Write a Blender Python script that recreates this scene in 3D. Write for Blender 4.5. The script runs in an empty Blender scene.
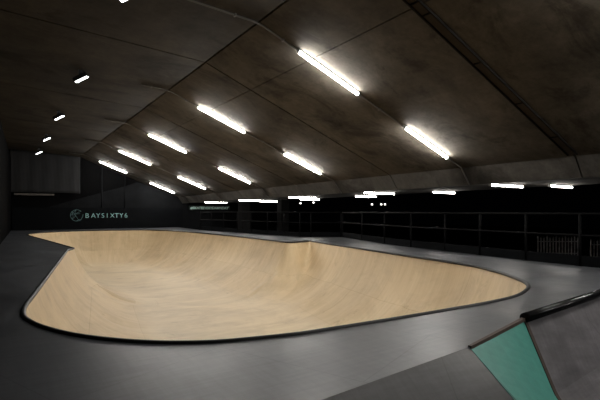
import bpy, bmesh, math, random
import numpy as np
from mathutils import Vector, Matrix
from mathutils.geometry import delaunay_2d_cdt

random.seed(7)
S = bpy.context.scene
COL = S.collection
PI = math.pi

# ------------------------------------------------------------------ camera
F = 440.0                      # focal length in pixels of a 600 px wide frame
TH = math.atan(297.0 / F)      # yaw away from the long axis of the hall (+Y)
c, s = math.cos(TH), math.sin(TH)
EYE = 1.05                     # above the skate deck (z = 0)
HOR = 211.0
cam = bpy.data.cameras.new('camera')
cam.sensor_width = 36.0
cam.lens = 36.0 * F / 600.0
cam.shift_y = (HOR - 200.0) / 600.0
cam.clip_start = 0.05
cam.clip_end = 300
cam_o = bpy.data.objects.new('camera', cam)
COL.objects.link(cam_o)
cam_o.location = (0, 0, EYE)
cam_o.rotation_euler = (PI / 2, 0, -TH)
S.camera = cam_o


def ray(px, py):
    u, v = (px - 300) / F, (HOR - py) / F
    return Vector((s + u * c, c - u * s, v))


def at_z(px, py, z=0.0):
    d = ray(px, py)
    t = (z - EYE) / d.z
    return Vector((d.x * t, d.y * t, z))


def at_Y(px, py, Y):
    d = ray(px, py)
    t = Y / d.y
    return Vector((d.x * t, Y, EYE + d.z * t))


def at_d(px, py, dep):
    d = ray(px, py)
    return Vector((d.x * dep, d.y * dep, EYE + d.z * dep))


# ------------------------------------------------------------------ helpers
class MB:
    def __init__(self):
        self.v, self.f = [], []

    def add(self, vs, fs):
        n = len(self.v)
        self.v += [tuple(p) for p in vs]
        self.f += [tuple(i + n for i in q) for q in fs]
        return self

    def box(self, ctr, size, M=None):
        hx, hy, hz = [k / 2 for k in size]
        vs = [Vector((x, y, z)) for x in (-hx, hx) for y in (-hy, hy) for z in (-hz, hz)]
        if M is not None:
            vs = [M @ p for p in vs]
        vs = [p + Vector(ctr) for p in vs]
        return self.add(vs, [(0, 1, 3, 2), (4, 6, 7, 5), (0, 4, 5, 1), (2, 3, 7, 6), (0, 2, 6, 4), (1, 5, 7, 3)])

    def prism(self, top, thick, direction=(0, 0, -1)):
        """closed solid from an ordered polygon, pushed along a direction"""
        n = len(top)
        d = Vector(direction) * thick
        vs = [Vector(p) for p in top] + [Vector(p) + d for p in top]
        fs = [tuple(range(n)), tuple(range(2 * n - 1, n - 1, -1))]
        fs += [(i, (i + 1) % n, (i + 1) % n + n, i + n)[::-1] for i in range(n)]
        return self.add(vs, fs)

    def tube(self, pts, r, n=10, closed=False, caps=True, squash=1.0):
        pts = [Vector(p) for p in pts]
        m = len(pts)
        rings = []
        for i in range(m):
            a = pts[i - 1] if (i > 0 or closed) else pts[i]
            b = pts[(i + 1) % m] if (i < m - 1 or closed) else pts[i]
            t = (b - a)
            if t.length < 1e-9:
                t = Vector((1, 0, 0))
            t.normalize()
            up = Vector((0, 0, 1)) if abs(t.z) < 0.95 else Vector((0, 1, 0))
            x = t.cross(up).normalized()
            y = x.cross(t).normalized()
            rings.append([pts[i] + x * (r * math.cos(2 * PI * k / n)) + y * (r * squash * math.sin(2 * PI * k / n)) for k in range(n)])
        vs = [p for rg in rings for p in rg]
        fs = []
        for i in range(m if closed else m - 1):
            j = (i + 1) % m
            for k in range(n):
                l = (k + 1) % n
                fs.append((i * n + k, i * n + l, j * n + l, j * n + k))
        if caps and not closed:
            fs.append(tuple(range(n))[::-1])
            fs.append(tuple((m - 1) * n + k for k in range(n)))
        return self.add(vs, fs)

    def build(self, name, mat, parent=None, smooth=False, bevel=0.0, origin=None):
        me = bpy.data.meshes.new(name)
        o0 = Vector(origin) if origin is not None else Vector((0, 0, 0))
        me.from_pydata([tuple(Vector(p) - o0) for p in self.v], [], self.f)
        bm = bmesh.new()
        bm.from_mesh(me)
        bmesh.ops.recalc_face_normals(bm, faces=bm.faces)
        bm.to_mesh(me)
        bm.free()
        me.materials.append(mat)
        if smooth:
            for p in me.polygons:
                p.use_smooth = len(p.vertices) <= 4
        ob = bpy.data.objects.new(name, me)
        COL.objects.link(ob)
        ob.location = o0
        if parent is not None:
            ob.parent = parent
            ob.location = o0 - parent_loc(parent)
        if bevel:
            b = ob.modifiers.new('bevel', 'BEVEL')
            b.width = bevel
            b.segments = 2
            b.limit_method = 'ANGLE'
        return ob


def parent_loc(o):
    p = Vector(o.location)
    while o.parent is not None:
        o = o.parent
        p = p + Vector(o.location)
    return p


def tag(o, label, cat, group=None, kind=None):
    o['label'] = label
    o['category'] = cat
    if group:
        o['group'] = group
    if kind:
        o['kind'] = kind
    return o


def struct(o):
    o['kind'] = 'structure'
    return o


def empty(name, loc, label, cat, group=None):
    o = bpy.data.objects.new(name, None)
    o.empty_display_size = 0.2
    COL.objects.link(o)
    o.location = loc
    return tag(o, label, cat, group)


def copy_tree(o, parent=None):
    k = o.copy()
    COL.objects.link(k)
    if parent is not None:
        k.parent = parent
    for ch in list(o.children):
        copy_tree(ch, k)
    return k


def text_mesh(body, size, depth, spacing=1.0, bold=0.0):
    cu = bpy.data.curves.new('lettering', 'FONT')
    cu.body = body
    cu.size = size
    cu.extrude = depth
    cu.space_character = spacing
    cu.offset = bold
    ob = bpy.data.objects.new('lettering', cu)
    COL.objects.link(ob)
    dg = bpy.context.evaluated_depsgraph_get()
    me = bpy.data.meshes.new_from_object(ob.evaluated_get(dg))
    bpy.data.objects.remove(ob)
    return me


# ------------------------------------------------------------------ materials
def mat_new(name):
    m = bpy.data.materials.new(name)
    m.use_nodes = True
    nt = m.node_tree
    b = nt.nodes['Principled BSDF']
    return m, nt, b


def N(nt, kind, **kw):
    n = nt.nodes.new(kind)
    for k, v in kw.items():
        if k in n.inputs:
            n.inputs[k].default_value = v
        else:
            setattr(n, k, v)
    return n


def ramp(nt, stops):
    r = nt.nodes.new('ShaderNodeValToRGB')
    e = r.color_ramp.elements
    while len(e) < len(stops):
        e.new(0.5)
    for i, (p, col) in enumerate(stops):
        e[i].position = p
        e[i].color = (*col, 1) if len(col) == 3 else col
    return r


def noise(nt, vec, scale, detail=5, rough=0.6, dist=0.0):
    n = nt.nodes.new('ShaderNodeTexNoise')
    n.inputs['Scale'].default_value = scale
    n.inputs['Detail'].default_value = detail
    n.inputs['Roughness'].default_value = rough
    n.inputs['Distortion'].default_value = dist
    if vec is not None:
        nt.links.new(vec, n.inputs['Vector'])
    return n


def mapped(nt, src, scale=(1, 1, 1), rot=(0, 0, 0), loc=(0, 0, 0)):
    m = nt.nodes.new('ShaderNodeMapping')
    m.inputs['Scale'].default_value = scale
    m.inputs['Rotation'].default_value = rot
    m.inputs['Location'].default_value = loc
    nt.links.new(src, m.inputs['Vector'])
    return m.outputs['Vector']


def mix(nt, a, b, fac, mode='MIX'):
    m = nt.nodes.new('ShaderNodeMix')
    m.data_type = 'RGBA'
    m.blend_type = mode
    for sock, val in ((m.inputs[6], a), (m.inputs[7], b), (m.inputs[0], fac)):
        if hasattr(val, 'is_output') or isinstance(val, bpy.types.NodeSocket):
            nt.links.new(val, sock)
        elif isinstance(val, (int, float)):
            sock.default_value = val
        else:
            sock.default_value = (*val, 1)
    return m.outputs[2]


def simple(name, col, rough=0.6, metal=0.0, var=0.15, scale=6.0, spec=0.5, bump=0.0):
    m, nt, b = mat_new(name)
    g = nt.nodes.new('ShaderNodeNewGeometry')
    n = noise(nt, g.outputs['Position'], scale)
    lo = tuple(k * (1 - var) for k in col)
    hi = tuple(min(1, k * (1 + var)) for k in col)
    r = ramp(nt, [(0.3, lo), (0.7, hi)])
    nt.links.new(n.outputs['Fac'], r.inputs['Fac'])
    nt.links.new(r.outputs['Color'], b.inputs['Base Color'])
    b.inputs['Roughness'].default_value = rough
    b.inputs['Metallic'].default_value = metal
    b.inputs['Specular IOR Level'].default_value = spec
    if bump:
        bp = N(nt, 'ShaderNodeBump', Strength=bump, Distance=0.02)
        nt.links.new(n.outputs['Fac'], bp.inputs['Height'])
        nt.links.new(bp.outputs['Normal'], b.inputs['Normal'])
    return m


def emit(name, col, strength):
    m, nt, b = mat_new(name)
    b.inputs['Base Color'].default_value = (0.8, 0.8, 0.8, 1)
    b.inputs['Emission Color'].default_value = (*col, 1)
    b.inputs['Emission Strength'].default_value = strength
    return m


def make_concrete(name, base, var=1.0):
    m, nt, b = mat_new(name)
    g = nt.nodes.new('ShaderNodeNewGeometry').outputs['Position']
    n1 = noise(nt, mapped(nt, g, (0.6, 0.8, 0.6)), 1.0, 9, 0.72, 0.3)
    n2 = noise(nt, mapped(nt, g, (3.2, 0.5, 1.0)), 0.9, 5, 0.65, 0.4)          # board marks running across the hall
    n3 = noise(nt, g, 14.0, 4, 0.7)
    n4 = noise(nt, mapped(nt, g, (1.0, 1.4, 1.0), loc=(3.1, 7.7, 0)), 0.55, 6, 0.7, 1.0)
    r1 = ramp(nt, [(0.32, tuple(k * 0.50 for k in base)), (0.5, base), (0.70, tuple(k * 1.6 for k in base))])
    nt.links.new(n1.outputs['Fac'], r1.inputs['Fac'])
    r2 = ramp(nt, [(0.3, (0.84, 0.835, 0.83)), (0.7, (1.1, 1.1, 1.1))])
    nt.links.new(n2.outputs['Fac'], r2.inputs['Fac'])
    r3 = ramp(nt, [(0.3, (0.86, 0.86, 0.86)), (0.7, (1.1, 1.1, 1.1))])
    nt.links.new(n3.outputs['Fac'], r3.inputs['Fac'])
    r4 = ramp(nt, [(0.36, (0.40, 0.37, 0.33)), (0.47, (1, 1, 1))])       # old water stains
    nt.links.new(n4.outputs['Fac'], r4.inputs['Fac'])
    col = mix(nt, r1.outputs['Color'], r2.outputs['Color'], 1.0, 'MULTIPLY')
    col = mix(nt, col, r3.outputs['Color'], 1.0, 'MULTIPLY')
    col = mix(nt, col, r4.outputs['Color'], 0.75, 'MULTIPLY')
    nt.links.new(col, b.inputs['Base Color'])
    b.inputs['Roughness'].default_value = 0.9
    b.inputs['Specular IOR Level'].default_value = 0.15
    bp = N(nt, 'ShaderNodeBump', Strength=0.12, Distance=0.02)
    nt.links.new(n2.outputs['Fac'], bp.inputs['Height'])
    nt.links.new(bp.outputs['Normal'], b.inputs['Normal'])
    return m


def make_deck(name, base, rot=0.0):
    m, nt, b = mat_new(name)
    g = nt.nodes.new('ShaderNodeNewGeometry').outputs['Position']
    n1 = noise(nt, mapped(nt, g, (1, 1, 1)), 0.9, 6, 0.62, 0.4)
    n2 = noise(nt, mapped(nt, g, (2.2, 26, 4), (0, 0, rot)), 1.0, 4, 0.7)    # skate scuffs
    n3 = noise(nt, mapped(nt, g, (22, 2.0, 4), (0, 0, rot + 0.5)), 1.0, 3, 0.7)
    r1 = ramp(nt, [(0.3, tuple(k * 0.72 for k in base)), (0.7, tuple(k * 1.35 for k in base))])
    nt.links.new(n1.outputs['Fac'], r1.inputs['Fac'])
    r2 = ramp(nt, [(0.35, (0.85, 0.85, 0.85)), (0.75, (1.3, 1.3, 1.3))])
    nt.links.new(n2.outputs['Fac'], r2.inputs['Fac'])
    r3 = ramp(nt, [(0.35, (0.9, 0.9, 0.9)), (0.75, (1.18, 1.18, 1.18))])
    nt.links.new(n3.outputs['Fac'], r3.inputs['Fac'])
    col = mix(nt, r1.outputs['Color'], r2.outputs['Color'], 1.0, 'MULTIPLY')
    col = mix(nt, col, r3.outputs['Color'], 1.0, 'MULTIPLY')
    br = nt.nodes.new('ShaderNodeTexBrick')                                   # sheet joints
    br.inputs['Color1'].default_value = (1, 1, 1, 1)
    br.inputs['Color2'].default_value = (0.93, 0.93, 0.93, 1)
    br.inputs['Mortar'].default_value = (0.45, 0.45, 0.45, 1)
    br.inputs['Scale'].default_value = 1.0
    br.inputs['Mortar Size'].default_value = 0.004
    br.inputs['Brick Width'].default_value = 2.44
    br.inputs['Row Height'].default_value = 1.22
    nt.links.new(mapped(nt, g, (1, 1, 1), (0, 0, rot + 1.2)), br.inputs['Vector'])
    col = mix(nt, col, br.outputs['Color'], 0.7, 'MULTIPLY')
    nt.links.new(col, b.inputs['Base Color'])
    rr = ramp(nt, [(0.3, (0.34,) * 3), (0.75, (0.54,) * 3)])
    nt.links.new(n1.outputs['Fac'], rr.inputs['Fac'])
    nt.links.new(rr.outputs['Color'], b.inputs['Roughness'])
    b.inputs['Specular IOR Level'].default_value = 0.36
    return m


def make_bowl_wood(name):
    m, nt, b = mat_new(name)
    uv = N(nt, 'ShaderNodeUVMap', uv_map='along_rim').outputs['UV']
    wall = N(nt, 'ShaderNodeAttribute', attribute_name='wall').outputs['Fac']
    g = nt.nodes.new('ShaderNodeNewGeometry').outputs['Position']
    # walls: streaks running down the transition; floor: streaks along the sheets
    w1 = noise(nt, mapped(nt, uv, (5.0, 0.55, 1)), 1.0, 5, 0.65, 0.25)
    w2 = noise(nt, mapped(nt, uv, (34.0, 1.6, 1)), 1.0, 3, 0.6)
    f1 = noise(nt, mapped(nt, g, (0.5, 3.2, 0.2), (0, 0, 0.45)), 1.0, 5, 0.65, 0.25)
    f2 = noise(nt, mapped(nt, g, (1.8, 26.0, 0.2), (0, 0, 0.45)), 1.0, 3, 0.6)
    n1 = mix(nt, f1.outputs['Color'], w1.outputs['Color'], wall)
    n2 = mix(nt, f2.outputs['Color'], w2.outputs['Color'], wall)
    r1 = ramp(nt, [(0.25, WOOD_LO), (0.5, WOOD), (0.75, WOOD_HI)])
    nt.links.new(n1, r1.inputs['Fac'])
    r2 = ramp(nt, [(0.3, (0.93, 0.92, 0.91)), (0.7, (1.04, 1.04, 1.04))])
    nt.links.new(n2, r2.inputs['Fac'])
    col = mix(nt, r1.outputs['Color'], r2.outputs['Color'], 1.0, 'MULTIPLY')
    # wear patches (knee slides, wheel grime)
    n3 = noise(nt, g, 0.45, 6, 0.68, 0.8)
    r3 = ramp(nt, [(0.34, (0.76, 0.74, 0.73)), (0.55, (1, 1, 1))])
    nt.links.new(n3.outputs['Fac'], r3.inputs['Fac'])
    col = mix(nt, col, r3.outputs['Color'], 0.8, 'MULTIPLY')
    n4 = noise(nt, mapped(nt, uv, (2.2, 1.2, 1), loc=(4, 2, 0)), 1.0, 6, 0.75, 1.2)
    r4 = ramp(nt, [(0.30, (0.62, 0.59, 0.56)), (0.42, (1, 1, 1))])
    nt.links.new(n4.outputs['Fac'], r4.inputs['Fac'])
    col = mix(nt, col, r4.outputs['Color'], 0.55, 'MULTIPLY')
    # sheet joints: one course line and upright butt joints, with small tone change per sheet
    br = nt.nodes.new('ShaderNodeTexBrick')
    br.offset = 0.5
    br.inputs['Color1'].default_value = (1.0, 1.0, 1.0, 1)
    br.inputs['Color2'].default_value = (0.90, 0.895, 0.885, 1)
    br.inputs['Mortar'].default_value = (0.72, 0.68, 0.62, 1)
    br.inputs['Scale'].default_value = 1.0
    br.inputs['Mortar Size'].default_value = 0.006
    br.inputs['Brick Width'].default_value = 2.44
    br.inputs['Row Height'].default_value = 1.22
    nt.links.new(mapped(nt, uv, (1, 1, 1)), br.inputs['Vector'])
    col = mix(nt, col, mix(nt, (1, 1, 1), br.outputs['Color'], wall), 0.8, 'MULTIPLY')
    tint = mix(nt, (1.0, 1.0, 1.0), (0.91, 0.86, 0.77), wall)                 # wall shade put into the colour, plus a yellower tone on the bent sheets
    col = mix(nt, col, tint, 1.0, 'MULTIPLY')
    nt.links.new(col, b.inputs['Base Color'])
    b.inputs['Roughness'].default_value = 0.55
    b.inputs['Specular IOR Level'].default_value = 0.3
    return m


WOOD_LO, WOOD, WOOD_HI = (0.62, 0.495, 0.325), (0.715, 0.585, 0.40), (0.79, 0.67, 0.48)
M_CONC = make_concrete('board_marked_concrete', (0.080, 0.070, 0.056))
M_CONCL = make_concrete('shaded_board_marked_concrete', (0.036, 0.030, 0.022))  # darker copy of the concrete, with the left slab's shade in its colour
M_FASC = make_concrete('smooth_edge_concrete', (0.058, 0.053, 0.046))
M_DARKCONC = simple('dirty_joint', (0.03, 0.026, 0.022), 0.95, spec=0.1)
M_DECK = make_deck('charcoal_skate_laminate', (0.048, 0.0505, 0.056))
M_RAMP = make_deck('worn_charcoal_laminate', (0.046, 0.046, 0.048), 0.9)
M_QP = make_deck('grey_worn_laminate', (0.125, 0.12, 0.127), 0.9)
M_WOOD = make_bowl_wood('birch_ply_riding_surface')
M_TEAL = simple('teal_laminate', (0.062, 0.285, 0.235), 0.55, var=0.08, scale=9)
M_PLY = simple('raw_ply_edge', (0.065, 0.043, 0.032), 0.8, var=0.3, scale=25)
M_STEEL = simple('black_steel_coping', (0.014, 0.014, 0.015), 0.24, metal=0.6, var=0.3, scale=30)
M_RAIL = simple('dull_black_rail_steel', (0.0025, 0.0025, 0.0027), 0.7, spec=0.05)
M_BLACK = simple('black_painted_board', (0.0022, 0.0026, 0.0032), 0.8, var=0.25, spec=0.06)
M_HOARD = simple('dark_grey_hoarding', (0.0045, 0.0049, 0.0055), 0.8, var=0.3, scale=2, spec=0.06)
M_SHUT = simple('dark_shutter', (0.006, 0.006, 0.006), 0.8, var=0.3, scale=2, spec=0.06)
M_VOID = simple('soot_black_wall', (0.003, 0.003, 0.0032), 0.9, spec=0.02)
M_CURT = simple('grey_tarpaulin', (0.005, 0.0053, 0.006), 0.9, var=0.2, scale=3)
M_CONDUIT = simple('galvanised_conduit', (0.105, 0.096, 0.086), 0.65)
M_TRAY = simple('dark_cable_tray', (0.007, 0.006, 0.005), 0.85, spec=0.1)
M_TRAYPAN = simple('rusty_tray_pan', (0.05, 0.041, 0.032), 0.9, spec=0.1)
M_BATTEN = simple('white_batten_body', (0.16, 0.16, 0.16), 0.5, var=0.05)
M_CAP = simple('grey_lamp_end_cap', (0.15, 0.15, 0.15), 0.5, var=0.05)
M_FLOOD = simple('black_lamp_housing', (0.008, 0.008, 0.009), 0.5)
M_GROUND = simple('dark_tarmac', (0.012, 0.012, 0.012), 0.95, spec=0.1)
M_PALE = simple('galvanised_fence_pale', (0.45, 0.45, 0.45), 0.7, var=0.6, scale=9)
M_MINT = simple('pale_mint_sign_paint', (0.22, 0.40, 0.39), 0.6, var=0.05)
M_EMBLEM = simple('faded_mint_sign_paint', (0.08, 0.15, 0.155), 0.6, var=0.1)
M_BANNER = simple('teal_banner_cloth', (0.003, 0.011, 0.010), 0.8)
M_TEXT = simple('grey_green_banner_ink', (0.55, 0.80, 0.74), 0.7)
TUBE_STRENGTH = 180.0
M_TUBE = emit('lit_tube_diffuser', (1.0, 0.965, 0.91), TUBE_STRENGTH)
M_TUBE_SOFFIT = emit('lit_soffit_tube_diffuser', (1.0, 0.95, 0.88), 45.0)
M_FLOODLIT = emit('lit_flood_lens', (0.92, 0.97, 1.0), 16.0)
M_STREET = emit('distant_lamp_glow', (1.0, 0.96, 0.9), 2.5)

# ------------------------------------------------------------------ the viaduct soffit
def tilt(X, Y):
    return -(4.0 / F) * (Y * c + X * s)       # the road above falls very gently along the hall


RIDGE, LONGJ, CREASE, FOOT = 3.706, 4.83, 9.418, 9.737


def zr(X, Y):
    return EYE + 4.806 - 0.386 * X + tilt(X, Y)


def zl(X, Y):
    return EYE + 3.3755 + 0.05 * (RIDGE - X) + tilt(X, Y)


def zf(X, Y):
    t = (X - CREASE) / (FOOT - CREASE)
    return EYE + (4.806 - 0.386 * CREASE) * (1 - t) + 0.755 * t + tilt(X, Y)


def zs(X, Y):
    return EYE + 0.84 + tilt(X, Y)


YB = 28.30
JY = [-10.93, -5.89, -0.85, 4.19, 9.23, 14.27, 19.31, 24.35, YB + 0.2]
G = 0.024
ceil, ceil_l = MB(), MB()
for i in range(len(JY) - 1):
    y0, y1 = JY[i] + G, JY[i + 1] - G
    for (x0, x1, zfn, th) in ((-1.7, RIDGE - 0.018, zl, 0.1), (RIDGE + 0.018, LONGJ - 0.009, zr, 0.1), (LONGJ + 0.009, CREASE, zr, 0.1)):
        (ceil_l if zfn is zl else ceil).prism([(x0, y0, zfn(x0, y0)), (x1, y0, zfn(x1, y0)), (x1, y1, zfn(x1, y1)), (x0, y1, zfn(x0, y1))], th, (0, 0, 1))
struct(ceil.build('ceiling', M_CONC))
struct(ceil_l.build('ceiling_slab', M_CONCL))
back = MB()
y0, y1 = JY[0], JY[-1]
dz = 0.06
for (x0, x1, zfn) in ((-1.7, RIDGE, zl), (RIDGE, CREASE, zr)):
    back.prism([(x0, y0, zfn(x0, y0) + dz), (x1, y0, zfn(x1, y0) + dz), (x1, y1, zfn(x1, y1) + dz), (x0, y1, zfn(x0, y1) + dz)], 0.3, (0, 0, 1))
struct(back.build('ceiling_joints', M_DARKCONC))

fas = MB()
for i in range(len(JY) - 1):
    y0, y1 = JY[i] + G * 0.6, JY[i + 1] - G * 0.6
    prof = lambda y: [(CREASE, y, zf(CREASE, y) + 0.01), (FOOT, y, zf(FOOT, y)), (FOOT + 0.28, y, zf(FOOT, y) + 0.02),
                      (FOOT + 0.30, y, zs(FOOT, y) + 0.1), (FOOT + 0.3, y, zf(CREASE, y) + 0.3), (CREASE, y, zf(CREASE, y) + 0.3)]
    a, b_ = prof(y0), prof(y1)
    n = len(a)
    fas.add(a + b_, [tuple(range(n)), tuple(range(2 * n - 1, n - 1, -1))] + [(k, k + n, (k + 1) % n + n, (k + 1) % n) for k in range(n)])
struct(fas.build('trim_1', M_FASC))
sof = MB()
y0, y1 = JY[0], JY[-1]
x0, x1 = FOOT + 0.25, 13.3
sof.prism([(x0, y0, zs(x0, y0)), (x1, y0, zs(x1, y0)), (x1, y1, zs(x1, y1)), (x0, y1, zs(x0, y1))], 0.5, (0, 0, 1))
struct(sof.build('ceiling_soffit', M_FASC))

# ------------------------------------------------------------------ bowl outline (on the deck plane)
RIM_PX = [  # (x, y, corner)
    (73.7, 248.2, 1), (67.3, 250.2, 1), (60, 260, 0), (50, 273, 0), (40, 286.3, 0), (31, 298, 0), (25.2, 305.5, 0), (23.2, 311, 0), (24, 317, 0), (30, 321.5, 0),
    (42, 327, 0), (75, 335.5, 0), (125, 341.4, 0), (170, 343.4, 0), (215, 342.5, 0), (249, 339.6, 0), (300, 334.2, 0), (325, 330.4, 0),
    (395, 319.2, 0), (440, 311.6, 0), (487, 303.2, 0), (513, 297.2, 0), (524, 292, 0), (528.5, 286.5, 0), (525, 282, 0), (517, 278.4, 0),
    (501, 272.6, 0), (472.5, 265.6, 0), (450, 262, 0), (430, 259, 0), (400, 254.6, 0), (350, 247, 0), (330, 244, 0), (310, 240.8, 1),
    (291, 242.2, 0), (276, 240.8, 0), (240, 236.6, 0), (200, 232.8, 0), (183, 231.4, 0), (150, 229.9, 0), (125, 230, 0), (75, 230.9, 0), (36, 232.9, 0),
    (26.8, 235.0, 1)]
ctl = [(Vector(at_z(x, y).xy), k) for x, y, k in RIM_PX]


def spline_closed(ctl, step):
    n = len(ctl)
    out = []
    for i in range(n):
        p1, k1 = ctl[i]
        p2, k2 = ctl[(i + 1) % n]
        p0 = ctl[i - 1][0] if not k1 else p1 - (p2 - p1)
        p3 = ctl[(i + 2) % n][0] if not k2 else p2 + (p2 - p1)
        m = max(2, int((p2 - p1).length / step))
        # centripetal Catmull-Rom
        t0 = 0.0
        t1 = t0 + max(1e-4, (p1 - p0).length) ** 0.5
        t2 = t1 + max(1e-4, (p2 - p1).length) ** 0.5
        t3 = t2 + max(1e-4, (p3 - p2).length) ** 0.5
        for j in range(m):
            t = t1 + (t2 - t1) * j / m
            A1 = p0 * ((t1 - t) / (t1 - t0)) + p1 * ((t - t0) / (t1 - t0))
            A2 = p1 * ((t2 - t) / (t2 - t1)) + p2 * ((t - t1) / (t2 - t1))
            A3 = p2 * ((t3 - t) / (t3 - t2)) + p3 * ((t - t2) / (t3 - t2))
            B1 = A1 * ((t2 - t) / (t2 - t0)) + A2 * ((t - t0) / (t2 - t0))
            B2 = A2 * ((t3 - t) / (t3 - t1)) + A3 * ((t - t1) / (t3 - t1))
            out.append(B1 * ((t2 - t) / (t2 - t1)) + B2 * ((t - t1) / (t2 - t1)))
    return out


rim = spline_closed(ctl, 0.12)
area = sum(rim[i - 1].x * rim[i].y - rim[i].x * rim[i - 1].y for i in range(len(rim)))
if area < 0:
    rim.reverse()
RN = np.array([(p.x, p.y) for p in rim])
SEGA, SEGB = RN, np.roll(RN, -1, axis=0)
SEGL = np.linalg.norm(SEGB - SEGA, axis=1)
ARC = np.concatenate([[0], np.cumsum(SEGL)[:-1]])


def dist_rim(P):
    """distance to the rim and arc length of the nearest rim point, for an (n,2) array"""
    P = np.asarray(P, float)
    dd = np.empty(len(P))
    uu = np.empty(len(P))
    AB = SEGB - SEGA
    L2 = (AB ** 2).sum(1)
    for a in range(0, len(P), 400):
        q = P[a:a + 400]
        t = ((q[:, None, :] - SEGA[None]) * AB[None]).sum(2) / L2[None]
        t = np.clip(t, 0, 1)
        near = SEGA[None] + t[..., None] * AB[None]
        d = np.linalg.norm(q[:, None, :] - near, axis=2)
        k = d.argmin(1)
        r = np.arange(len(q))
        dd[a:a + 400] = d[r, k]
        uu[a:a + 400] = ARC[k] + t[r, k] * SEGL[k]
    return dd, uu


def inside(P, poly):
    P = np.asarray(P, float)
    poly = np.asarray(poly, float)
    x, y = P[:, 0], P[:, 1]
    res = np.zeros(len(P), bool)
    j = len(poly) - 1
    for i in range(len(poly)):
        xi, yi = poly[i]
        xj, yj = poly[j]
        cond = ((yi > y) != (yj > y)) & (x < (xj - xi) * (y - yi) / (yj - yi + 1e-12) + xi)
        res ^= cond
        j = i
    return res


DEPTH, RAD = 1.75, 2.35
TT = math.sqrt(RAD ** 2 - (RAD - DEPTH) ** 2)
PHI0 = math.acos((RAD - DEPTH) / RAD)


def profile(d):
    d = np.asarray(d)
    q = np.clip(TT - d, 0, None)
    return -DEPTH + RAD - np.sqrt(RAD ** 2 - q ** 2)


def arclen(d):
    q = np.clip(TT - np.asarray(d), 0, None)
    a = RAD * (PHI0 - np.arcsin(np.clip(q / RAD, 0, 1)))
    return a + np.clip(np.asarray(d) - TT, 0, None)


pts = [tuple(p) for p in RN]
nr = len(pts)
ph = [PHI0 * (1 - k / 14.0) for k in range(1, 15)]
rings = [TT - RAD * math.sin(p) for p in ph] + [TT + 0.25]
extra = []
for k, t in enumerate(rings):
    for i in range(nr):
        if k > 4 and i % 2:
            continue
        a, b0, b1 = RN[i - 1], RN[i], RN[(i + 1) % nr]
        e0 = (b0 - a) / np.linalg.norm(b0 - a)
        e1 = (b1 - b0) / np.linalg.norm(b1 - b0)
        n0, n1 = np.array((-e0[1], e0[0])), np.array((-e1[1], e1[0]))
        crs = e0[0] * e1[1] - e0[1] * e1[0]
        if crs < -0.15:                       # the bowl turns around a point here: fan
            for w in np.linspace(0, 1, 6):
                nn = n0 * (1 - w) + n1 * w
                extra.append((b0 + nn / np.linalg.norm(nn) * t, t))
        else:
            nn = n0 + n1
            extra.append((b0 + nn / np.linalg.norm(nn) * t, t))
EP = np.array([e[0] for e in extra])
ET = np.array([e[1] for e in extra])
ed, _ = dist_rim(EP)
ok = inside(EP, RN) & (np.abs(ed - ET) < 0.012)
keep = EP[ok]
# thin out points that crowd together
cell = {}
for p, t in zip(keep, ET[ok]):
    key = (round(p[0] / 0.035), round(p[1] / 0.035))
    cell.setdefault(key, p)
pts += [tuple(p) for p in cell.values()]
gx = np.arange(RN[:, 0].min(), RN[:, 0].max(), 0.3)
gy = np.arange(RN[:, 1].min(), RN[:, 1].max(), 0.3)
GP = np.array([(x + 0.07 * math.sin(y * 9), y) for x in gx for y in gy])
gd, _ = dist_rim(GP)
GP = GP[inside(GP, RN) & (gd > TT + 0.35)]
pts += [tuple(p) for p in GP]
res = delaunay_2d_cdt([Vector(p) for p in pts], [(i, (i + 1) % nr) for i in range(nr)], [], 0, 1e-5)
V2 = np.array([tuple(p) for p in res[0]])
FC = [tuple(f) for f in res[2]]
cen = np.array([V2[list(f)].mean(0) for f in FC])
FC = [f for f, k in zip(FC, inside(cen, RN)) if k]
vd, vu = dist_rim(V2)
vz = profile(vd)
# relax creases where two transitions meet (not near the lip)
nb = [set() for _ in V2]
for f in FC:
    for i in range(3):
        nb[f[i]].add(f[(i + 1) % 3])
        nb[f[(i + 1) % 3]].add(f[i])
nb = [list(q) for q in nb]
wgt = np.clip((vd - 0.5) / 0.8, 0, 1)
for _ in range(10):
    av = np.array([vz[q].mean() if len(q) else vz[i] for i, q in enumerate(nb)])
    vz = vz + (av - vz) * 0.6 * wgt
me = bpy.data.meshes.new('riding_surface')
me.from_pydata([(p[0], p[1], z) for p, z in zip(V2, vz)], [], FC)
uvl = me.uv_layers.new(name='along_rim')
al = arclen(vd)
for lp in me.loops:
    uvl.data[lp.index].uv = (vu[lp.vertex_index], al[lp.vertex_index])
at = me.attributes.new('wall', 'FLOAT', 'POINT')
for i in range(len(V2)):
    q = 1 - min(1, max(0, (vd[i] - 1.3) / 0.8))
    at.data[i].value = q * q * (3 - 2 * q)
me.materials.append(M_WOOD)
for p in me.polygons:
    p.use_smooth = True
bc = RN.mean(0)
bowl = empty('skate_bowl', (bc[0], bc[1], -DEPTH), 'large pale plywood skate bowl sunk into the charcoal deck', 'skate bowl')
bo = bpy.data.objects.new('riding_surface', me)
COL.objects.link(bo)
bo.parent = bowl
bo.location = -Vector(bowl.location)
bm = bmesh.new()
bm.from_mesh(me)
bmesh.ops.recalc_face_normals(bm, faces=bm.faces)
if sum(f.normal.z for f in bm.faces) < 0:
    bmesh.ops.reverse_faces(bm, faces=bm.faces)
bm.to_mesh(me)
bm.free()
cop = MB().tube([(p.x, p.y, -0.004) for p in rim], 0.027, 10, closed=True)
M_COPE = simple('matt_black_steel_coping', (0.008, 0.008, 0.0085), 0.5, var=0.3, scale=30, spec=0.3)
co = cop.build('coping', M_COPE, bowl, smooth=True)
co['label'] = 'black steel coping'

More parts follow.
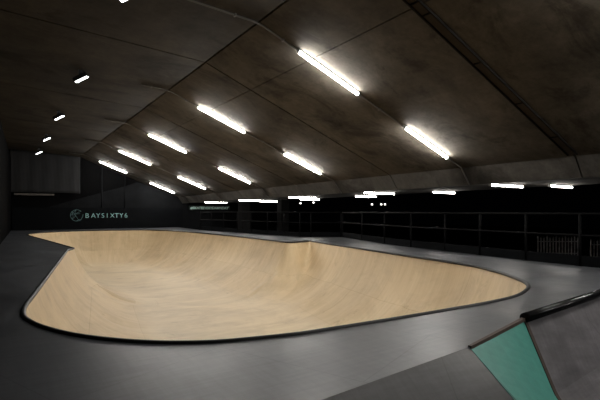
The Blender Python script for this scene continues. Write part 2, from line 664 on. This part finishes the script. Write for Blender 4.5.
# ------------------------------------------------------------------ deck with its opening
EDGE_PX = [(600, 268), (550, 263), (500, 257.5), (450, 251.5), (400, 246), (342, 237), (300, 237), (239, 232.8), (200, 230)]
E = [at_z(x, y) for x, y in EDGE_PX]
SEAM = [Vector((-1.5, 1.707, 0)), Vector((1.455, 1.96, 0)), at_z(469, 347), at_z(523, 319), at_z(600, 293.6)]
SEAM.append(SEAM[-1] + (SEAM[-1] - SEAM[-2]) * 1.0)
outer = [Vector((p.x, p.y)) for p in SEAM] + [Vector((E[0].x + 0.1, SEAM[-1].y + 0.2))] + [Vector((p.x, p.y)) for p in E] \
    + [Vector((9.4, YB)), Vector((0.30, YB)), Vector((-0.12, 15.5)), Vector((-1.5, 15.2))]
no = len(outer)
hp = [Vector(p) for p in RN]
pts = outer + hp
edges = [(i, (i + 1) % no) for i in range(no)] + [(no + i, no + (i + 1) % nr) for i in range(nr)]
res = delaunay_2d_cdt(pts, edges, [], 0, 1e-5)
V2 = np.array([tuple(p) for p in res[0]])
FC = [tuple(f) for f in res[2]]
cen = np.array([V2[list(f)].mean(0) for f in FC])
io = inside(cen, np.array([tuple(p) for p in outer]))
ih = inside(cen, RN)
FC = [f for f, a, b_ in zip(FC, io, ih) if a and not b_]
deck = MB()
deck.add([(p[0], p[1], 0) for p in V2], FC)
# skirt below the outer edge
for i in range(no):
    p, q = outer[i], outer[(i + 1) % no]
    if i in (2, 3, 4):
        continue
    deck.add([(p.x, p.y, 0), (q.x, q.y, 0), (q.x, q.y, -0.3), (p.x, p.y, -0.3)], [(0, 1, 2, 3)])
struct(deck.build('floor', M_DECK))
LOW = -0.9
struct(MB().prism([(-1.7, -9.1, LOW), (11, -9.1, LOW), (11, 2.9, LOW), (-1.7, 2.9, LOW)], 0.2).build('floor_lower', M_RAMP))
struct(MB().prism([(-30, -20, -2.3), (90, -20, -2.3), (90, 90, -2.3), (-30, 90, -2.3)], 0.3).build('ground', M_GROUND))

# ------------------------------------------------------------------ foreground ramps
DN = Vector((0.086, -0.996, 0))
ANG = 0.85
bk0, bk1, qp0, qp1, qp2 = SEAM[0], SEAM[2], SEAM[3], SEAM[4], SEAM[5]
TB = -LOW / ANG


def qpt(drop):
    """how far the quarter pipe face has come forward after a drop"""
    t = drop / 2.3
    if drop > 0.6:
        t += (drop - 0.6) ** 2 * 1.6
    return t


nq = 14
drops = [(-LOW) * k / nq for k in range(nq + 1)]
bank = MB()
ctr = [SEAM[0], SEAM[1], SEAM[2] + Vector((0.02, 0.001, 0))]
bank.add([p + Vector((0, 0, 0)) for p in ctr] + [p + DN * TB + Vector((0, 0, LOW)) for p in ctr] + [p + Vector((0, 0, LOW)) for p in ctr],
         [(0, 1, 4, 3), (1, 2, 5, 4), (0, 3, 6), (2, 8, 5), (0, 6, 7, 1), (1, 7, 8, 2), (3, 4, 7, 6), (4, 5, 8, 7)])
bkt = empty('bank_ramp', (1.0, 1.5, LOW), 'plain charcoal bank falling from the deck seam left of the teal wedge', 'ramp')
bank.build('ramp_face', M_RAMP, bkt)

# teal wedge: a twisted panel between the bank and the quarter pipe
wedge_t = empty('hip_wedge', ((bk1.x + qp0.x) / 2, bk1.y - 0.4, LOW), 'teal wedge panel between the charcoal bank and the quarter pipe', 'ramp')
m_ = 8
gv, gf = [], []
for k in range(nq + 1):
    L_ = bk1 + DN * (drops[k] / ANG) + Vector((0, 0, -drops[k]))
    R_ = qp0 + DN * qpt(drops[k]) + Vector((0, 0, -drops[k]))
    for j in range(m_ + 1):
        gv.append(L_.lerp(R_, j / m_) + Vector((0, -0.0012, 0.0012)))
for k in range(nq):
    for j in range(m_):
        a = k * (m_ + 1) + j
        gf.append((a, a + 1, a + m_ + 2, a + m_ + 1))
w = MB()
w.add(gv, gf)
n0 = len(gv)
wp = w.build('panel', M_TEAL, wedge_t)
sd = wp.modifiers.new('thick', 'SOLIDIFY')
sd.thickness = 0.003
sd.offset = 0
up = Vector((0, -0.012, 0.008))
# ply edges along its top and along the quarter pipe
tp = MB()
a, b_ = bk1 + Vector((0, 0, 0.0)), qp0
dv = (b_ - a).normalized()
perp = Vector((-dv.y, dv.x, 0))
tp.prism([a + Vector((0, 0, 0.012)) - perp * 0.02, b_ + Vector((0, 0, 0.012)) - perp * 0.02, b_ + Vector((0, 0, 0.012)) + perp * 0.016, a + Vector((0, 0, 0.012)) + perp * 0.006], 0.03)
te = tp.build('top_edge', M_PLY, wedge_t)
te['label'] = 'bare brown ply edge'
ep = MB()
path = [qp0 + DN * (qpt(d_) + 0.012) + Vector((0.012, 0, -d_ + 0.008)) for d_ in drops]
vs, fs = [], []
for p in path:
    vs += [p + Vector((-0.022, 0, 0)), p + Vector((0.022, 0, 0)), p + Vector((0.022, 0.04, -0.03)), p + Vector((-0.022, 0.04, -0.03))]
for k in range(len(path) - 1):
    for j in range(4):
        fs.append((4 * k + j, 4 * k + (j + 1) % 4, 4 * k + 4 + (j + 1) % 4, 4 * k + 4 + j))
fs += [(0, 1, 2, 3), tuple(4 * (len(path) - 1) + j for j in range(4))]
se = ep.add(vs, fs).build('side_edge', M_PLY, wedge_t)
se['label'] = 'bare brown ply edge'

qt = empty('quarter_pipe', ((qp0.x + qp2.x) / 2, qp0.y - 0.3, LOW), 'grey quarter pipe with black pipe coping at the right front corner', 'ramp')
q = MB()
vs, fs = [], []
cols = [qp0.lerp(qp2, k / 6) + Vector((0.03 if k == 0 else 0, 0, 0)) for k in range(7)]
for k in range(nq + 1):
    for p in cols:
        vs.append(p + DN * qpt(drops[k]) + Vector((0, 0, -drops[k])))
for k in range(nq):
    for j in range(6):
        a = k * 7 + j
        fs.append((a, a + 1, a + 8, a + 7))
nb_ = len(vs)
vs += [p + Vector((0, 0, LOW)) for p in cols]
last = nq * 7
for j in range(6):
    fs.append((j, nb_ + j, nb_ + j + 1, j + 1))
    fs.append((last + j, last + j + 1, nb_ + j + 1, nb_ + j))
fs.append(tuple(k * 7 for k in range(nq + 1)) + (nb_,))
fs.append(tuple(k * 7 + 6 for k in range(nq + 1)) + (nb_ + 6,))
q.add(vs, fs).build('ramp_face', M_QP, qt, smooth=False)
pd = (qp2 - qp0).normalized()
cpt = MB().tube([qp0 + pd * 0.005 + DN * 0.012 + Vector((0, 0, 0.012)), qp1 + DN * 0.012 + Vector((0, 0, 0.012)), qp2 + DN * 0.012 + Vector((0, 0, 0.012))], 0.048, 20)
cq = cpt.build('coping', M_STEEL, qt, smooth=True)
cq['label'] = 'black steel pipe coping'

# ------------------------------------------------------------------ light fittings
def make_tube_light(length, mat_tube):
    root = empty('tube_light', (0, 0, 0), 'x', 'light')
    L = length
    b = MB()
    b.box((0, 0, 0.039), (L, 0.045, 0.042))
    b.build('batten', M_BATTEN, root, bevel=0.006)
    n = 14
    vs, fs = [], []
    for x in (-L / 2 + 0.015, L / 2 - 0.015):
        for k in range(n):
            a = 2 * PI * k / n
            vs.append((x, 0.027 * math.cos(a), -0.003 + 0.025 * math.sin(a)))
    for k in range(n):
        fs.append((k, (k + 1) % n, n + (k + 1) % n, n + k))
    fs += [tuple(range(n))[::-1], tuple(range(n, 2 * n))]
    MB().add(vs, fs).build('diffuser', mat_tube, root, smooth=True)
    for sx in (-1, 1):
        MB().box((sx * (L / 2 - 0.005), 0, -0.01), (0.03, 0.07, 0.06)).build('end_cap', M_CAP, root, bevel=0.008)
    return root


SL = math.atan(0.386 + (4.0 / F) * s)
rows_y = [6.72 + 5.04 * k for k in range(-2, 5)]  # rows out of view are added, continuing the bays, to light the foreground ramps
ordA = ['nearest and largest', 'second nearest', 'third nearest', 'fourth nearest', 'farthest']
protoL = make_tube_light(1.57, M_TUBE)
first = True


def put(proto, loc, rot, label, group):
    global first
    if first:
        o = proto
        first = False
    else:
        o = copy_tree(proto)
    o.location = loc
    o.rotation_euler = rot
    o['label'] = label
    o['group'] = group
    return o


XA, XB = 1.970 * 2.653, 3.03 * 2.653
for k, y in enumerate(rows_y):
    for X, nm in ((XA, 'upper row beside the roof ridge'), (XB, 'lower row above the edge beam')):
        if k < 2:
            lab = 'added lit tube out of view, %s the %s' % (('two bays before', 'one bay before')[k], nm.replace(' beside the roof ridge', '').replace(' above the edge beam', ''))
        else:
            lab = 'lit tube, %s of the %s' % (ordA[k - 2].replace('nearest and largest', 'nearest'), nm)
        z = zr(X, y) - 0.062
        put(protoL, (X, y, z), (0, SL, 0), lab, 'tube lights on the sloping soffit')
XC, XD = 11.14, 12.65
first = True
protoC = make_tube_light(1.52, M_TUBE_SOFFIT)
for k in range(5):
    y = [6.64, 11.45, 16.3, 21.2, 26.0][k]
    put(protoC, (XC, y, zs(XC, y) - 0.0595), (0, 0.003, 0), 'lit tube under the low flat soffit, inner row, %s' % ordA[k].replace('nearest and largest', 'nearest the camera'), 'tube lights under the flat soffit')
first = True
protoS = make_tube_light(1.22, M_TUBE_SOFFIT)
for k in range(5):
    y = [5.98, 9.85, 13.8, 17.9, 21.9][k]
    put(protoS, (XD, y, zs(XD, y) - 0.0595), (0, 0.003, 0), 'short lit tube at the outer soffit edge over the railing, %s' % ordA[k].replace('nearest and largest', 'nearest the camera'), 'short tube lights at the soffit edge')

# flood lamps on the left slab
fl = empty('flood_light', (0, 0, 0), 'x', 'light')
rt = Vector((c, -s, 0))                    # lamps turn their lens down towards the bowl
tn = Vector((rt.x * 0.90, rt.y * 0.90, 0.44)).normalized()
bk = Vector((s, c, 0.10)).normalized()
bk = (bk - tn * bk.dot(tn)).normalized()
nm_ = tn.cross(bk).normalized()
if nm_.z > 0:
    nm_ = -nm_
MX = Matrix((tn, bk, -nm_)).transposed()
MB().box((0, 0, 0), (0.34, 0.17, 0.10), MX).build('housing', M_FLOOD, fl, bevel=0.012)
MB().box(tuple(nm_ * 0.052), (0.30, 0.095, 0.012), MX).build('lens', M_FLOODLIT, fl)
MB().box((0, 0, 0.10), (0.10, 0.06, 0.17)).build('bracket', M_FLOOD, fl)
XLf = 1.546
for k, y in enumerate([6.86, 11.7, 16.75, 21.8, 26.8]):
    o = fl if k == 0 else copy_tree(fl)
    zc = zl(XLf, y)
    o.location = (XLf, y, zc - 0.18)
    o['label'] = 'small black flood lamp under the left slab, ' + ['nearest, cut by the top of the photo', 'second nearest', 'third nearest', 'fourth nearest', 'farthest, beside the tarpaulin'][k]
    o['group'] = 'flood lamps on the left slab'

# conduits feeding each pair of tubes, over the ridge and down the edge beam
for k, y in enumerate(rows_y[2:]):
    yy = y + 0.055
    o = empty('conduit', (RIDGE, yy, zr(RIDGE, yy)), 'thin grey conduit running over the ridge through the %s pair of tubes' % ordA[k].replace('nearest and largest', 'nearest'), 'conduit', 'conduits across the soffit')
    off = 0.022
    xl = 1.4 if k == 0 else 3.0
    p = [(xl, yy, zl(xl, yy) - off), (RIDGE - 0.1, yy, zl(RIDGE - 0.1, yy) - off), (RIDGE + 0.1, yy, zr(RIDGE + 0.1, yy) - off), (CREASE - 0.05, yy, zr(CREASE - 0.05, yy) - off),
         (CREASE - 0.02, yy, zf(CREASE, yy) - off - 0.02), (FOOT - 0.03, yy, zf(FOOT, yy) + 0.005)]
    MB().tube(p, 0.016, 8).build('pipe', M_CONDUIT, o, smooth=True)
    for X in (3.25, 4.2, 6.6, 7.3, 8.9):
        zz = (zl if X < RIDGE else zr)(X, yy)
        MB().box((X, yy, zz - 0.02), (0.03, 0.07, 0.045)).build('clip', M_CONDUIT, o)

# double rail cable tray along the joint nearest the camera
yt = 4.19
tr = empty('cable_tray', (6.0, yt, zr(6.0, yt)), 'dark double-rail cable tray running down the sloping soffit at upper right', 'cable tray')
xa, xb = RIDGE + 0.25, CREASE - 0.1
for dy in (-0.085, 0.085):
    MB().tube([(xa, yt + dy, zr(xa, yt + dy) - 0.02), (xb, yt + dy, zr(xb, yt + dy) - 0.02)], 0.02, 6).build('rail', M_TRAY, tr)
MB().prism([(xa, yt - 0.07, zr(xa, yt) - 0.004), (xb, yt - 0.07, zr(xb, yt) - 0.004), (xb, yt + 0.07, zr(xb, yt) - 0.004), (xa, yt + 0.07, zr(xa, yt) - 0.004)], 0.012).build('pan', M_TRAYPAN, tr)
for X in (4.75, 5.0, 6.2, 7.4, 8.6):
    MB().box((X, yt, zr(X, yt) - 0.022), (0.025, 0.17, 0.02)).build('rung', M_TRAY, tr)

# ------------------------------------------------------------------ end wall and the left wall
struct(MB().prism([(-1.7, YB + 0.15, -2.3), (17.0, YB + 0.15, -2.3), (17.0, YB + 0.15, 5.2), (-1.7, YB + 0.15, 5.2)], 0.25, (0, 1, 0)).build('wall_back', M_VOID))
lw = [(-1.5, -9.1, 0), (-1.5, 15.2, 0), (-0.12, 15.5, 0), (0.36, YB, 0), (0.1, YB + 0.1, 0), (-1.7, YB + 0.1, 0), (-1.7, -9.1, 0)]
struct(MB().prism([(x, y, -2.3) for x, y, z in lw], 6.2, (0, 0, 1)).build('wall_left', M_VOID))
struct(MB().prism([(-1.7, -9.2, -2.3), (14, -9.2, -2.3), (14, -9.2, 5.6), (-1.7, -9.2, 5.6)], 0.2, (0, -1, 0)).build('wall_front', M_VOID))

YW = YB - 0.25
# low black board that carries the sign
p0, p1 = at_Y(12, 207, YW), at_Y(183, 207, YW)
bd = MB().prism([(p0.x, YW, 0), (p1.x, YW, 0), (p1.x, YW, 1.24), (p0.x, YW, 1.24)], 0.05, (0, 1, 0))
tag(bd.build('black_hoarding', M_BLACK), 'low black hoarding board carrying the mint sign at the far end', 'hoarding')
# grey slant-topped hoarding behind
YH = YB - 0.12
pa, pb, pc, pe = at_Y(50, 206.5, YH), at_Y(126, 186, YH), at_Y(138, 182, YH), at_Y(176, 198, YH)
hd = MB().prism([(pa.x, YH, 0.0), (10.1, YH, 0.0), (10.1, YH, zr(CREASE, YH) - 0.05), (pe.x, YH, pe.z + 0.1), (pc.x, YH, pc.z), (pb.x, YH, pb.z), (pa.x, YH, pa.z)], 0.04, (0, 1, 0))
tag(hd.build('slanted_hoarding', M_HOARD), 'dark grey hoarding with a slanting top edge behind the sign board', 'hoarding')
# tarpaulin
q0, q1 = at_Y(10, 192, YH), at_Y(80, 192, YH)
nx = 60
vs, fs = [], []
for j in range(13):
    for i in range(nx + 1):
        x = q0.x + (q1.x - q0.x) * i / nx
        zt, zb = zl(x, YH) - 0.03, q0.z - 0.0
        z = zb + (zt - zb) * j / 12
        y = YH - 0.05 + 0.012 * math.sin(i * 0.55 + 0.5 * math.sin(j * 0.6)) + 0.004 * math.sin(i * 1.9 + j * 0.4)
        vs.append((x, y, z))
for j in range(12):
    for i in range(nx):
        a = j * (nx + 1) + i
        fs.append((a, a + 1, a + nx + 2, a + nx + 1))
cu = MB().add(vs, fs).build('tarpaulin', M_CURT, smooth=True)
sd = cu.modifiers.new('thick', 'SOLIDIFY')
sd.thickness = 0.006
tag(cu, 'dark grey tarpaulin hung from the slab in the far left corner', 'tarpaulin')
# beam under it
b0, b1 = at_Y(14, 193, YH), at_Y(54, 194, YH)
bmz = b0.z - 0.06
tag(MB().box(((b0.x + b1.x) / 2, YH - 0.12, bmz), (b1.x - b0.x, 0.12, 0.10)).build('timber_beam', simple('weathered_timber', (0.075, 0.066, 0.056), 0.8), bevel=0.01),
    'weathered timber beam below the tarpaulin in the far left corner', 'beam')
for (px, yt_, yb_, lab) in ((102, 165, 206, 'thin upright steel pole behind the sign board, left of two'), (125, 178, 200, 'thin upright steel pole behind the sign board, right of two')):
    a = at_Y(px, yt_, YH - 0.04)
    zt = zr(a.x, YH) + 0.0
    po = empty('steel_pole', (a.x, YH - 0.04, 0), lab, 'pole', 'poles behind the sign board')
    MB().tube([(a.x, YH - 0.04, 0.0), (a.x, YH - 0.04, zt)], 0.03, 10).build('shaft', M_HOARD, po, smooth=True)
    MB().box((a.x, YH - 0.04, 0.01), (0.16, 0.06, 0.02)).build('base_plate', M_HOARD, po)

# sign: emblem and lettering
e0, e1 = at_Y(70.2, 209.2, YW), at_Y(83.4, 221.5, YW)
l0, l1 = at_Y(85.6, 217.8, YW), at_Y(128.6, 212.9, YW)
sg = empty('wall_sign', ((e0.x + l1.x) / 2, YW, l0.z), 'mint lettering and round line emblem on the low black hoarding', 'sign')
ecx, ecz = (e0.x + e1.x) / 2, (e0.z + e1.z) / 2
er = (e1.x - e0.x) / 2
eb = MB()
YE = YW - 0.012


def ep_(ang, r=1.0):
    return Vector((ecx + er * r * math.cos(math.radians(ang)), YE, ecz + er * r * math.sin(math.radians(ang))))


nodes = [ep_(a, 0.97) for a in (10, 48, 95, 140, 178, 222, 262, 310)]
for i in range(8):
    a, b_ = nodes[i], nodes[(i + 1) % 8]
    mid = (a + b_) / 2
    mid = Vector((ecx + (mid.x - ecx) * 1.06, YE, ecz + (mid.z - ecz) * 1.06))
    if i != 0:
        eb.tube([a, mid, b_], 0.012, 6)
hub = ep_(150, 0.42)
h2 = ep_(215, 0.25)
for a, b_ in ((nodes[3], hub), (hub, nodes[1]), (hub, nodes[2]), (hub, nodes[4]), (hub, h2), (h2, nodes[5]), (hub, ep_(290, 0.75)), (ep_(290, 0.75), nodes[6]),
              (hub, ep_(35, 0.55)), (nodes[4], nodes[2]), (nodes[3], ep_(205, 0.6)), (ep_(205, 0.6), nodes[5]), (ep_(290, 0.75), nodes[7])):
    eb.tube([a, b_], 0.009, 6)
eo = eb.build('emblem', M_EMBLEM, sg)
eo['label'] = 'round wireframe emblem'
word = 'BAYSIXTY6'
lh = l1.z - l0.z
xs = [85.6, 91.0, 96.1, 101.6, 106.9, 110.0, 114.9, 119.4, 124.6]      # left edges of the letters
for ch, px in zip(word, xs):
    me = text_mesh(ch, lh * 1.36, 0.01, 1.0, -0.002)
    x_ = at_Y(px, 215, YW).x
    xmin = min(v.co.x for v in me.vertices)
    me.materials.clear()
    me.materials.append(M_MINT)
    lo = bpy.data.objects.new('letter', me)
    COL.objects.link(lo)
    lo.rotation_euler = (PI / 2, 0, 0)
    lo.parent = sg
    lo.location = Vector((x_ - xmin, YW - 0.012, l0.z)) - Vector(sg.location)

# teal banner, back right, on a dark partition seen behind the far railing
YP = YB - 0.1
bz0, bz1 = at_Y(189, 209.9, YP), at_Y(230, 205.8, YP)
bn = empty('banner', (bz0.x, YP, bz0.z), 'long narrow teal banner with slanted lettering below the low soffit', 'banner')
MB().prism([(bz0.x, YP, bz0.z), (bz1.x, YP, bz0.z), (bz1.x, YP, bz1.z), (bz0.x, YP, bz1.z)], 0.02, (0, 1, 0)).build('cloth', M_BANNER, bn)
me = text_mesh('#SKATEEVERYDAMNDAY', 0.2, 0.004, 1.0, 0.006)
for v in me.vertices:
    v.co.x += v.co.y * 0.25
w_ = max(v.co.x for v in me.vertices)
h_ = max(v.co.y for v in me.vertices)
for v in me.vertices:
    v.co.x *= (bz1.x - bz0.x) * 0.94 / w_
    v.co.y *= (bz1.z - bz0.z) * 0.55 / h_
me.materials.clear()
me.materials.append(M_TEXT)
lo = bpy.data.objects.new('lettering', me)
COL.objects.link(lo)
lo.rotation_euler = (PI / 2, 0, 0)
lo.parent = bn
lo.location = ((bz1.x - bz0.x) * 0.03, -0.008, (bz1.z - bz0.z) * 0.2)

# dark partition boards behind the far railing
pz = -1.3
parts = [(186, 241, 0.0, M_HOARD, 'dark grey partition below the teal banner behind the far railing'),
         (242, 271, 0.15, M_BLACK, 'black roller door panel right of the banner behind the far railing')]
for (xa_, xb_, back_, mt, lab) in parts:
    yy = YB - 0.02 + back_ * 0.5
    a, b_ = at_Y(xa_, 212, yy), at_Y(xb_, 212, yy)
    t_ = 1.10 if mt is M_HOARD else 1.5
    nm2 = 'partition_board' if mt is M_HOARD else 'roller_door'
    o = empty(nm2, ((a.x + b_.x) / 2, yy, pz), lab, 'partition' if mt is M_HOARD else 'door')
    MB().prism([(a.x, yy, pz - 0.1), (b_.x, yy, pz - 0.1), (b_.x, yy, t_), (a.x, yy, t_)], 0.05, (0, 1, 0)).build('board', mt, o)
    if mt is M_BLACK:
        for k in range(9):
            z_ = pz + 0.2 + k * 0.29
            MB().box(((a.x + b_.x) / 2, yy - 0.015, z_), (b_.x - a.x, 0.03, 0.03)).build('slat', M_SHUT, o)
    else:
        for k in range(5):
            x_ = a.x + (b_.x - a.x) * k / 4
            MB().box((x_, yy - 0.012, (t_ + pz) / 2), (0.05, 0.024, t_ - pz)).build('batten', M_BLACK, o)
# concrete columns carrying the viaduct edge beyond the railing
for (px, dep, wd, lab) in ((244, 26.5, 0.55, 'dark concrete column left of two beyond the far railing'), (283, 24.5, 0.5, 'dark concrete column right of two beyond the far railing')):
    p = at_d(px, 215, dep)
    zt = zs(p.x, p.y) + 0.1
    o = MB().box((p.x, p.y, (zt - 2.3) / 2), (wd, wd, zt + 2.3)).build('concrete_column', M_SHUT, bevel=0.03)
    tag(o, lab, 'column', 'columns beyond the railing')

# ------------------------------------------------------------------ railings
def edge_at(px, poly):
    """point of the deck edge seen at this pixel column"""
    for (xa_, ya_), (xb_, yb_) in zip(poly[:-1], poly[1:]):
        lo_, hi_ = min(xa_, xb_), max(xa_, xb_)
        if lo_ <= px <= hi_:
            t = (px - xa_) / (xb_ - xa_)
            A, B = at_z(xa_, ya_), at_z(xb_, yb_)
            r = ray(px, 211)
            # intersect the column plane with the segment
            den = (B.x - A.x) * r.y - (B.y - A.y) * r.x
            t = (A.y * r.x - A.x * r.y) / den
            return A + (B - A) * t
    return None


def railing(name, pxs, label, ends=()):
    P = [edge_at(px, EDGE_PX) for px in pxs] + list(ends)
    cen_ = sum(P, Vector((0, 0, 0))) / len(P)
    o = empty(name, (cen_.x, cen_.y, 0), label, 'railing', 'railings round the deck')
    for p in P:
        b = MB()
        b.tube([(p.x, p.y, 0.0), (p.x, p.y, 0.98)], 0.026, 10)
        b.box((p.x, p.y, 0.008), (0.12, 0.12, 0.016))
        b.build('post', M_RAIL, o, smooth=True)
    MB().tube([(p.x, p.y, 0.995) for p in P], 0.027, 10).build('top_rail', M_RAIL, o, smooth=True)
    MB().tube([(p.x, p.y, 0.585) for p in P], 0.023, 10).build('middle_rail', M_RAIL, o, smooth=True)
    tb = MB()
    for p, q_ in zip(P[:-1], P[1:]):
        d = (q_ - p).normalized()
        n = Vector((d.y, -d.x, 0)) * 0.012
        tb.add([p + n + Vector((0, 0, 0.0)), q_ + n, q_ - n, p - n] + [v + Vector((0, 0, 0.2)) for v in (p + n, q_ + n, q_ - n, p - n)],
               [(0, 1, 2, 3), (4, 5, 6, 7), (0, 1, 5, 4), (2, 3, 7, 6), (1, 2, 6, 5), (3, 0, 4, 7)])
    tb.build('kick_board', M_BLACK, o)
    return o


last_e = E[0] + (E[0] - E[1]).normalized() * 1.0
railing('guard_railing', [342.5, 362, 384.5, 411, 445, 480, 526, 580], 'long black steel guard railing along the right side of the deck', [last_e])
railing('guard_railing', [200.5, 212, 224, 237.5, 251, 267.5, 284, 299.9, 311, 341], 'black steel guard railing along the far edge, below the teal banner')

# ------------------------------------------------------------------ outside beyond the railing
def fence(x0, x1, dep, ytop, ybot, step, label):
    p0 = at_d(x0, 215, dep)
    o = empty('palisade_fence', (p0.x, p0.y, -2.3), label, 'fence', 'palisade fences outside')
    n = int((x1 - x0) / step)
    P = []
    for k in range(n + 1):
        px = x0 + step * k
        d_ = dep - 0.02 * k * dep / 12
        a = at_d(px, ytop, d_)
        P.append(a)
        h = 0.95 + (0.10 if k % 4 == 1 else 0)
        b = MB()
        zt = a.z + (0.06 if k % 3 == 0 else 0.0)
        b.box((a.x, a.y, (zt - 2.3) / 2), (0.06, 0.03, zt + 2.3))
        b.add([(a.x - 0.03, a.y, zt), (a.x + 0.03, a.y, zt), (a.x, a.y, zt + 0.08)], [(0, 1, 2)])
        b.build('pale', M_PALE, o)
    for dzz in (-0.15, -0.65):
        MB().tube([p + Vector((0, 0.03, dzz)) for p in P], 0.02, 6).build('rail', M_PALE, o)
    return o


fence(538, 583, 19, 238, 250, 3.05, 'pale steel palisade fence outside, seen through the railing at right')
fence(591, 640, 18, 241, 252, 3.2, 'short pale palisade fence outside at the extreme right edge')

lp = None
for k, (px, py) in enumerate([(372, 204.3), (381.3, 204.3), (385, 204.3), (288, 202.8), (300.5, 203.2), (313.5, 202.5)]):
    p = at_d(px, py, 46)
    o = empty('street_lamp', (p.x, p.y, -2.3), 'distant lit street lamp beyond the railing, %s from the left' % ['fourth', 'fifth', 'sixth', 'first', 'second', 'third'][k], 'street lamp', 'distant street lamps')
    MB().tube([(p.x, p.y + 0.1, -2.3), (p.x, p.y + 0.1, p.z + 0.1)], 0.04, 8).build('pole', M_RAIL, o)
    MB().box((p.x, p.y + 0.02, p.z + 0.11), (0.24, 0.34, 0.05)).build('hood', M_RAIL, o)
    bm = bmesh.new()
    bmesh.ops.create_uvsphere(bm, u_segments=12, v_segments=8, radius=0.1)
    me = bpy.data.meshes.new('lamp_glass')
    bm.to_mesh(me)
    bm.free()
    me.materials.append(M_STREET)
    g = bpy.data.objects.new('lamp_glass', me)
    COL.objects.link(g)
    g.parent = o
    g.location = Vector((p.x, p.y, p.z)) - Vector(o.location)

# ------------------------------------------------------------------ night outside
w = bpy.data.worlds.new('night')
w.use_nodes = True
w.node_tree.nodes['Background'].inputs['Color'].default_value = (0.35, 0.42, 0.6, 1)
w.node_tree.nodes['Background'].inputs['Strength'].default_value = 0.0004
S.world = w

S.view_settings.view_transform = 'Standard'
S.view_settings.look = 'None'
S.view_settings.gamma = 1.0
S.view_settings.exposure = 0.15
S.view_settings.use_curve_mapping = False
